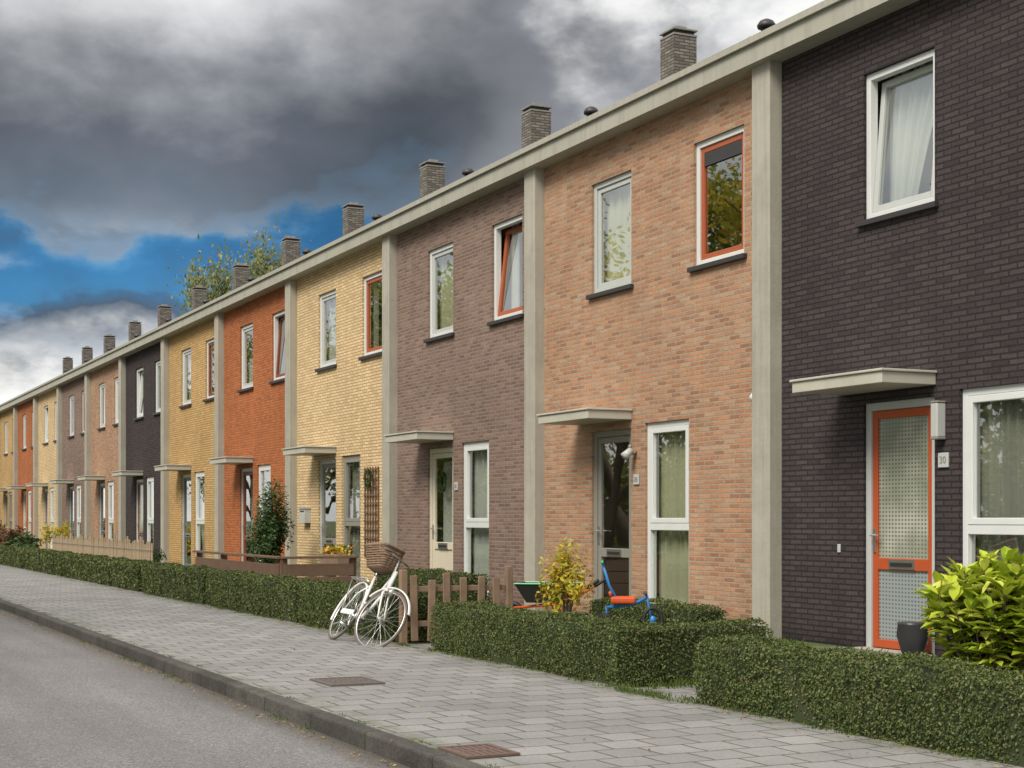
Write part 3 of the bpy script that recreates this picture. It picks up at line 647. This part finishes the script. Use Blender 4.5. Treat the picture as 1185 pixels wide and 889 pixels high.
mkobj('flowers',leafmesh('flowers',leaves(P,np.tile((0,-.3,1.),(450,1)),.025,.7),[L_flow]),PL,kind='stuff')
def pumpkin(r):
    mb=MB(); n,k=32,12; 
    for j in range(k+1):
        ph=math.pi*j/k
        for i in range(n):
            th=2*math.pi*i/n; q=r*math.sin(ph)*(1-.09*abs(math.sin(th*4))); mb.v.append((q*math.cos(th),q*math.sin(th),r*.72*(1-math.cos(ph))-.0))
    for j in range(k):
        for i in range(n): mb.f.append((j*n+i,j*n+(i+1)%n,(j+1)*n+(i+1)%n,(j+1)*n+i)); mb.m.append(0)
    mb.tube([(0,0,r*1.4),(.01,0,r*1.4+.04)],.012,6,1)
    return mb.mesh('pumpkin',[M_pump,M_bark],True)
M_pump=simple('pumpkin_skin',(.62,.24,.03),.5,.1,5)
mkobj('pumpkin',pumpkin(.08),None,(-9.2,-1.66,.68),label='small orange pumpkin resting in the flower planter',category='pumpkin')

# ------------------------------------------------------------------ fences
F1=mkobj('picket_fence',None,None,(-.80,-3.70,0),label='low weathered wooden picket fence beside the bicycle',category='fence')
for i,(y,h) in enumerate([(0.02,.66),(.19,.62),(.36,.68),(.54,.63),(.72,.66),(.90,.62)]):
    mkobj('picket',MB().box(-.0,.022,y,y+.075,.02,h).mesh('picket',[M_wood]),F1,bevel=.006,rot=(R(random.uniform(-1.5,1.5)),0,0))
mkobj('rail',MB().box(-.030,-.002,-.02,1.04,.50,.555).mesh('rail',[M_wood]),F1,bevel=.005); mkobj('rail',MB().box(-.030,-.002,-.02,1.04,.16,.215).mesh('rail',[M_wood]),F1,bevel=.005)
mkobj('post',MB().box(-.035,.035,-.095,-.024,-.1,.72).mesh('post',[M_wood]),F1,bevel=.008); mkobj('post',MB().box(-.035,.035,1.044,1.11,-.1,.74).mesh('post',[M_wood]),F1,bevel=.008)
def board_fence(name,loc,L,rotz,n,label,mat,h=.62):
    F=mkobj(name,None,None,loc,(0,0,rotz),label=label,category='fence')
    mb=MB(); gap=.014; bh=(h-.08)/n
    for i in range(n): mb.box(0,L,-.012,.012,.06+i*bh,.06+(i+1)*bh-gap)
    mkobj('board',mb.mesh('board',[mat]),F,bevel=.004)
    k=int(L/1.6)+1
    for i in range(k+1): mkobj('post',cm(('fpost',h,mat.name),lambda:MB().box(-.045,.045,.014,.1,-.1,h+.04).mesh('post',[mat])),F,(L*i/k,0,0),bevel=.006)
    mkobj('top_rail',MB().box(-.05,L+.05,-.05,.05,h+.042,h+.075).mesh('top_rail',[mat]),F,bevel=.005)
    return F
board_fence('board_fence',(-12.0,-3.0,0),4.6,0,3,'low brown horizontal board fence behind the hedge',M_woodd)
board_fence('board_fence',(-7.35,-2.93,0),1.0,R(90),3,'low brown board fence running back to the house',M_woodd)
FP=mkobj('paling_fence',None,None,(-28.7,-2.6,0),label='pale split chestnut paling fence behind the hedge',category='fence')
for i in range(62):
    mkobj('picket',cm(('pale',i%7),lambda:MB().tube([(0,0,0),(random.uniform(-.03,.03),0,.78+random.uniform(-.08,.08))],[.03,.022],5).mesh('picket',[M_pale])),FP,(i*.19+random.uniform(-.03,.03),0,0))
mkobj('wire',MB().tube([(0,-.03,.6),(11.8,-.03,.6)],.006,4).tube([(0,-.03,.25),(11.8,-.03,.25)],.006,4).mesh('wire',[M_metal]),FP)

# ------------------------------------------------------------------ bicycle
def bicycle(loc,lean,yaw,scale):
    B=mkobj('bicycle',None,None,loc,(lean,0,yaw),label='white city bicycle with wicker basket leaning on the hedge',category='bicycle'); B.scale=(scale,)*3
    wr=.335
    def wheel():
        mb=MB(); mb.ring((0,0,0),wr-.030,.010,44,6); mb.tube([(0,-.045,0),(0,.045,0)],.022,10)
        for i in range(28):
            a=2*math.pi*i/28; s=.03 if i%2 else -.03; a2=a+(.5 if i%4<2 else -.5)
            mb.tube([(.02*math.cos(a2),s,.02*math.sin(a2)),((wr-.035)*math.cos(a),0,(wr-.035)*math.sin(a))],.0018,4,0,False)
        return mb.mesh('wheel',[M_metal],True)
    tyre=MB().ring((0,0,0),wr-.014,.0145,48,8).mesh('tyre',[simple('brown_tyre',(.12,.095,.08),.7,.1)],True)
    wm=wheel()
    rw=mkobj('wheel',wm,B,(-.46,0,wr)); mkobj('tyre',tyre,rw)
    fr=MB(); bb=(-.07,0,.29); hd0=(.33,0,.66); hd1=(.29,0,.86); st=(-.24,0,.78)
    fr.tube([hd0,(.20,0,.46),(.06,0,.32),bb],.019,8); fr.tube([hd1,(.18,0,.62),(.0,0,.47),(-.135,0,.46)],.016,8)
    fr.tube([bb,st],.017,8); fr.tube([hd0,hd1],.024,8)
    for y in(-.05,.05):
        fr.tube([bb,(-.28,y,.3),(-.46,y,wr)],.010,6); fr.tube([(-.21,0,.68),(-.32,y,.55),(-.46,y,wr)],.009,6)
    mkobj('frame',fr.mesh('frame',[M_bikew],True),B)
    mb=MB(); mb.ring((-.46,0,wr),wr+.025,.009,24,6,R(20),R(200),0,2.6); mkobj('mudguard',mb.mesh('mudguard',[M_bikew],True),B)
    mb=MB(); 
    for y in(-.07,.07): mb.tube([(-.22,y*.4,.70),(-.31,y,.72),(-.77,y,.72)],.007,6); mb.tube([(-.70,y,.72),(-.46,y,wr)],.006,6)
    for x in(-.36,-.50,-.64,-.75): mb.tube([(x,-.07,.72),(x,.07,.72)],.006,6)
    mkobj('luggage_rack',mb.mesh('luggage_rack',[M_metal],True),B)
    mb=MB(); sec=[(-.37,.09,.88),(-.33,.105,.895),(-.25,.085,.88),(-.17,.04,.875),(-.09,.022,.87)]
    for x,wd,zt in sec:
        for j in range(8):
            a=2*math.pi*j/8; mb.v.append((x,wd*math.cos(a),zt-.02+.028*math.sin(a)))
    for i in range(4):
        for j in range(8): mb.f.append((i*8+j,i*8+(j+1)%8,(i+1)*8+(j+1)%8,(i+1)*8+j)); mb.m.append(0)
    mb.f+= [tuple(range(8)),tuple(range(32,40))]; mb.m+=[0,0]
    mb.tube([st,(-.255,0,.85)],.013,8,1)
    mkobj('saddle',mb.mesh('saddle',[simple('brown_leather',(.14,.065,.04),.5),M_metal],True),B)
    mb=MB(); mb.ring((bb[0],-.055,bb[2]),.085,.006,24,5); mb.tube([(bb[0],-.07,bb[2]),(bb[0]+.09,-.07,bb[2]-.14)],.01,6); mb.tube([(bb[0],.07,bb[2]),(bb[0]-.09,.07,bb[2]+.14)],.01,6)
    mb.box(bb[0]+.05,bb[0]+.13,-.17,-.075,bb[2]-.155,bb[2]-.13); mb.box(bb[0]-.13,bb[0]-.05,.075,.17,bb[2]+.13,bb[2]+.155)
    mb.tube([(bb[0],-.07,bb[2]),(bb[0],.07,bb[2])],.02,8)
    mkobj('crank',mb.mesh('crank',[M_metal],True),B)
    mb=MB(); mb.tube([(-.1,-.02,.28),(-.04,-.20,.10)],.008,6); mkobj('kickstand',mb.mesh('kickstand',[M_metal]),B)
    mb=MB(); mb.box(-.48,-.10,-.066,-.05,.29,.35); mkobj('chain_guard',mb.mesh('chain_guard',[M_bikew]),B,bevel=.008)
    px=.31; sr=R(24)
    fo=MB()
    for y in(-.05,.05): fo.tube([(-.0,0,.66),(.02,y,.60),(.09,y,.45),(.15,y,wr)],.010,6)
    fo.tube([(.0,0,.64),(-.06,0,.98)],.013,8)
    mkobj('fork',fo.mesh('fork',[M_bikew],True),B,(px,0,0),(0,0,sr))
    fw=mkobj('wheel',wm,B,(px+.15*math.cos(sr),.15*math.sin(sr),wr),(0,0,sr)); mkobj('tyre',tyre,fw)
    mb=MB(); mb.ring((.15,0,wr),wr+.025,.009,20,6,R(25),R(150),0,2.6); mkobj('mudguard',mb.mesh('mudguard',[M_bikew],True),B,(px,0,0),(0,0,sr))
    mb=MB(); mb.tube([(-.28,-.27,.97),(-.14,-.25,1.0),(-.04,-.1,.99),(-.04,.1,.99),(-.14,.25,1.0),(-.28,.27,.97)],.011,8,0)
    for y in(-.27,.27): mb.tube([(-.30,y,.966),(-.18,y*.97,.99)],.017,8,1)
    mkobj('handlebar',mb.mesh('handlebar',[M_metal,M_wicker],True),B,(px,0,0),(0,0,sr))
    mb=MB(); rows=10; pts=40
    def rect(s,q):
        a=2*math.pi*q/pts; ca,sa=math.cos(a),math.sin(a); kx=(abs(ca)**.35)*(1 if ca>0 else -1); ky=(abs(sa)**.35)*(1 if sa>0 else -1)
        return kx*.14*s,ky*.16*s
    for j in range(rows):
        zz_=-.12+j*.024; s=.78+.22*j/(rows-1)
        pl=[(rect(s*(1+.05*((q+j)%2)),q)[0],rect(s*(1+.05*((q+j)%2)),q)[1],zz_) for q in range(pts+1)]
        mb.tube(pl,.010 if j<rows-1 else .018,5,0,False)
    mb.box(-.10,.10,-.13,.13,-.13,-.12)
    mkobj('basket',mb.mesh('basket',[M_wicker],True),B,(px-.13,-.16,.93),(R(10),R(-18),sr))
    mb=MB(); mb.tube([(.05,0,.64),(.11,0,.64)],[.03,.045],12); mkobj('headlight',mb.mesh('headlight',[M_metal],True),B,(px,0,0),(0,0,sr))
bicycle((-1.18,-4.22,0),R(-32),R(-1),.95)

# ------------------------------------------------------------------ wheelbarrow and tricycle
Wb=mkobj('toy_wheelbarrow',None,None,(-2.75,-1.2,.05),(0,0,R(50)),label='black and green toy wheelbarrow with red handles beside shrub',category='wheelbarrow')
mb=MB(); a=[(-.22,-.16,.2),(.22,-.16,.2),(.22,.16,.2),(-.22,.16,.2)]; b=[(-.34,-.25,.42),(.36,-.25,.42),(.36,.25,.42),(-.34,.25,.42)]
mb.v=a+b; mb.f=[(0,3,2,1),(0,1,5,4),(1,2,6,5),(2,3,7,6),(3,0,4,7)]; mb.m=[0]*5
mb.tube([(-.34,-.25,.42),(.36,-.25,.42),(.36,.25,.42),(-.34,.25,.42),(-.34,-.25,.42)],.009,6,1)
mkobj('tray',mb.mesh('tray',[M_black,M_greenp]),Wb)
mb=MB()
for y in(-.18,.18): mb.tube([(-.42,y*.2,.13),(.2,y,.19),(.62,y*1.3,.46)],.016,6,0); mb.tube([(.5,y*1.22,.38),(.64,y*1.3,.47)],.022,6,1); mb.tube([(.18,y,.19),(.2,y,-.05)],.012,6,0)
mkobj('handle',mb.mesh('handle',[M_redp,M_black],True),Wb)
mkobj('wheel',MB().ring((0,0,0),.10,.03,24,8).tube([(0,-.03,0),(0,.03,0)],.07,12).mesh('wheel',[M_black],True),Wb,(-.42,0,.08))
T=mkobj('tricycle',None,None,(-1.0,-1.15,0),(0,0,R(62)),label='blue and red child tricycle with green grips and push bar',category='tricycle'); T.scale=(.72,.72,.92)
mb=MB(); mb.tube([(.3,0,.42),(.1,0,.34),(-.3,0,.30)],.020,8); mb.tube([(-.3,-.2,.12),(-.3,.2,.12)],.015,8); mb.tube([(-.3,0,.12),(-.3,0,.31)],.018,8)
mkobj('frame',mb.mesh('frame',[M_bluep],True),T)
mb=MB(); mb.tube([(.36,0,.16),(.29,0,.44)],.019,8,0); mb.tube([(.27,-.2,.46),(.27,.2,.46)],.014,8,0)
for y in(-.2,.2): mb.tube([(.27,y*.75,.46),(.27,y*1.15,.46)],.022,8,1)
mkobj('handlebar',mb.mesh('handlebar',[M_bluep,M_black],True),T)
mkobj('push_bar',MB().tube([(-.10,0,.33),(-.26,0,.55),(-.36,0,.82)],.021,8).tube([(-.36,-.08,.82),(-.36,.08,.82)],.023,8,1).mesh('push_bar',[M_bluep,M_greenp],True),T)
mb=MB(); mb.box(-.24,0.12,-.15,.15,.35,.43); mb.box(-.27,-.22,-.14,.14,.431,.49); mkobj('seat',mb.mesh('seat',[M_redp]),T,bevel=.03)
for (x,y,r) in((.38,0,.16),(-.3,-.2,.12),(-.3,.2,.12)):
    mkobj('wheel',MB().ring((0,0,0),r-.025,.025,26,8,mi=0).tube([(0,-.02,0),(0,.02,0)],r*.3,14,1).mesh('wheel',[M_black,M_bluep],True),T,(x,y,r))

# ------------------------------------------------------------------ covers in the pavement
def framebox_flat(lx,ly,t_):
    mb=MB(); mb.box(-lx/2,-lx/2+t_,-ly/2,ly/2,0,.012); mb.box(lx/2-t_,lx/2,-ly/2,ly/2,0,.012); mb.box(-lx/2+t_,lx/2-t_,-ly/2,-ly/2+t_,0,.012); mb.box(-lx/2+t_,lx/2-t_,ly/2-t_,ly/2,0,.012); return mb
def cover(loc,lx,ly,n,mat,label):
    D=mkobj('drain_cover',None,None,loc,label=label,category='drain cover')
    mkobj('frame',framebox_flat(lx,ly,.03).mesh('frame',[mat]),D)
    mb=MB(); s=(ly-.06)/n
    for i in range(n): mb.box(-lx/2+.03,lx/2-.03,-ly/2+.03+i*s,-ly/2+.03+i*s+s*.7,.001,.009)
    mb.box(-.015,.015,-ly/2+.03,ly/2-.03,.002,.0105)
    mkobj('grate',mb.mesh('grate',[mat]),D)
    mkobj('recess_shade',MB().box(-lx/2+.03,lx/2-.03,-ly/2+.03,ly/2-.03,-.001,.0005).mesh('recess_shade',[M_black]),D)  # flat black sheet, its colour standing for the shade below the grate
cover((2.37,-5.45,.002),.50,.42,9,M_iron,'square cast-iron grate set in the pavement')
cover((5.98,-6.00,.003),.38,.30,6,M_rust,'rusty iron gully cover beside the kerb')
mkobj('path_slab',MB().box(-.7,.0,-3.716,-.9,-.06,.0).mesh('path_slab',[M_pav]),kind='structure')
mkobj('garden_path',MB().box(3.62,4.5,-3.716,-2.2,-.06,-.002).box(1.3,4.5,-2.198,-.13,-.06,-.002).mesh('garden_path',[M_pav]),kind='structure')

# ------------------------------------------------------------------ grass tufts, fallen leaves
def tufts(name,pts,n,h,spread,mat=L_grass):
    V=[];F=[]
    for (x,y,z0,hs) in pts:
        for _ in range(n):
            px_,py_=x+random.gauss(0,spread),y+random.gauss(0,spread*.4); a=random.uniform(0,6.283); hh=hs*h*random.uniform(.4,1.2); l=random.uniform(.2,.9)*hh
            dx,dy=math.cos(a),math.sin(a); w_=.003; k=len(V)
            V+=[(px_-dy*w_,py_+dx*w_,z0),(px_+dy*w_,py_-dx*w_,z0),(px_+dx*l*.4+dy*w_*.7,py_+dy*l*.4-dx*w_*.7,z0+hh*.65),(px_+dx*l,py_+dy*l,z0+hh),(px_+dx*l*.4-dy*w_*.7,py_+dy*l*.4+dx*w_*.7,z0+hh*.65)]
            F+=[(k,k+1,k+2,k+3,k+4)]
    me=bpy.data.meshes.new(name); me.from_pydata(V,[],F); me.materials.append(mat); return me
U=random.uniform
pts=[(U(-12,10),U(-3.86,-3.80),0,U(.25,.65)) for _ in range(150)]
pts+=[(U(3.5,3.75),U(-3.8,-2.3),-.01,.8) for _ in range(50)]
pts+=[(U(4.4,4.62),U(-3.8,-2.3),-.01,.8) for _ in range(40)]
pts+=[(U(3.6,4.6),-3.85+U(-.08,.05),0,.5) for _ in range(30)]
pts+=[(U(-25,10),-6.14+U(-.01,.01),0,.25) for _ in range(40)]
pts+=[(U(-25,9),-6.30+U(-.03,0),-.10,.4) for _ in range(30)]
pts+=[(U(-3,9),U(-3.2,-.3),-.012,1.1) for _ in range(500)]
mkobj('grass',tufts('grass',pts,16,.06,.05),kind='stuff')
n=2000
P=np.stack([rng.uniform(-20,9,n),np.where(rng.random(n)<.5,rng.normal(-6.38,.05,n),rng.normal(-3.93,.08,n)),np.zeros(n)],1)
P[:,1]=np.where((P[:,1]<-6.14)&(P[:,1]>-6.33),-6.34,P[:,1])
ex=np.stack([rng.uniform(-10,9,260),rng.uniform(-7.4,-3.9,260),np.zeros(260)],1); P=np.concatenate([P,ex])
P[:,2]=np.where(P[:,1]<-6.27,-.090,.012)
mkobj('fallen_leaves',leafmesh('fallen_leaves',leaves(P,np.tile((0,0,1.),(len(P),1)),.011,.6,.25),[L_dead]),kind='stuff')

# ------------------------------------------------------------------ trees
def tree_mesh(seed,H,spread,nl,lsize,mat,sig=.045,low=.2):
    r=random.Random(seed); rn=np.random.default_rng(seed); mb=MB(); tips=[]
    def branch(p,d,L,rad,lev):
        pts=[p]; q=p.copy(); dd=d.copy()
        for i in range(4):
            dd=(dd+Vector((r.gauss(0,.13),r.gauss(0,.13),r.gauss(.03,.06)))).normalized(); q=q+dd*L/4; pts.append(q.copy())
        mb.tube(pts,[rad*(1-.16*i) for i in range(5)],7 if lev<2 else 5)
        if lev>=3: tips.append(q); tips.append(pts[2]); return
        for i in range(4 if lev<2 else 3):
            s=pts[r.choice((1,2,3,4)) if lev==0 else r.choice((2,3,4))] if i else pts[4]
            a=r.uniform(0,6.283); nd=(dd+Vector((math.cos(a),math.sin(a),r.uniform(-.1,.5)))*spread).normalized()
            branch(s,nd,L*r.uniform(.6,.8),rad*.5,lev+1)
    branch(Vector((0,0,-.1)),Vector((0,0,1)),H*.30,H*.02,0)
    T=np.array([tuple(t_) for t_ in tips])
    idx=rn.integers(0,len(T),nl)
    P=T[idx]+rn.normal(0,sig*H,(nl,3))*rn.uniform(.4,1,(nl,1)); P=P[P[:,2]>H*low]
    top=np.percentile(P[:,2],97); k=H/top
    mb.v=[(v[0]*k,v[1]*k,v[2]*k) for v in mb.v]; P=P*k
    N=rn.normal(0,1,(len(P),3)); N[:,2]+=.5
    return mb.mesh('trunk',[M_bark],True),leafmesh('crown',leaves(P,N,lsize,.6),[mat])
ta=tree_mesh(11,14.5,.85,11000,.16,L_tree,.05,.1); tb=tree_mesh(23,13.5,.9,10000,.15,L_yel,.05,.1)
def tree(loc,m,sc,rz,label,group=None):
    T=mkobj('tree',None,None,loc,(0,0,rz),label=label,category='tree'); T.scale=sc if isinstance(sc,tuple) else (sc,)*3
    if group: T['group']=group
    mkobj('trunk',m[0],T); mkobj('crown',m[1],T)
for i in range(15):
    tree((-4-i*6.2+U(-1.2,1.2),-21-(i%2)*4,-.05),tb if i%3==1 else ta,U(.85,1.05),i*1.3,'broad street tree in autumn leaf on the grass verge','trees on the verge across the road')
rs=np.random.default_rng(3); nb=4500
cc=rs.uniform(-1,1,(40,3))*np.array([2.3,1.2,1.5])+np.array([0,0,1.7]); P=cc[rs.integers(0,40,nb)]+rs.normal(0,.45,(nb,3)); P=P[P[:,2]>.05]
shr=leafmesh('verge_shrub',leaves(P,np.tile((0,.6,.6),(len(P),1)),.13,.6),[L_tree])
for i in range(18):
    mkobj('verge_shrub',shr,None,(-2-i*4.6+U(-.6,.6),-26.5+U(-.8,.8),-.05),(0,0,U(-.3,.3)),label='tall shrub on the grass verge across the road',category='shrub',group='shrubs on the verge across the road').scale=(1,1,U(.9,1.5))
tc_=tree_mesh(31,15.6,.62,16000,.17,L_pale,.045)
tree((-68.5,15.0,-.1),tc_,(.6,.6,.98),.5,'tall thin-leaved pale green tree standing behind the houses')
tree((-75.5,15.0,-.1),tc_,(.55,.55,.97),2.5,'tall thin-leaved pale green tree standing behind the houses')
print('done')
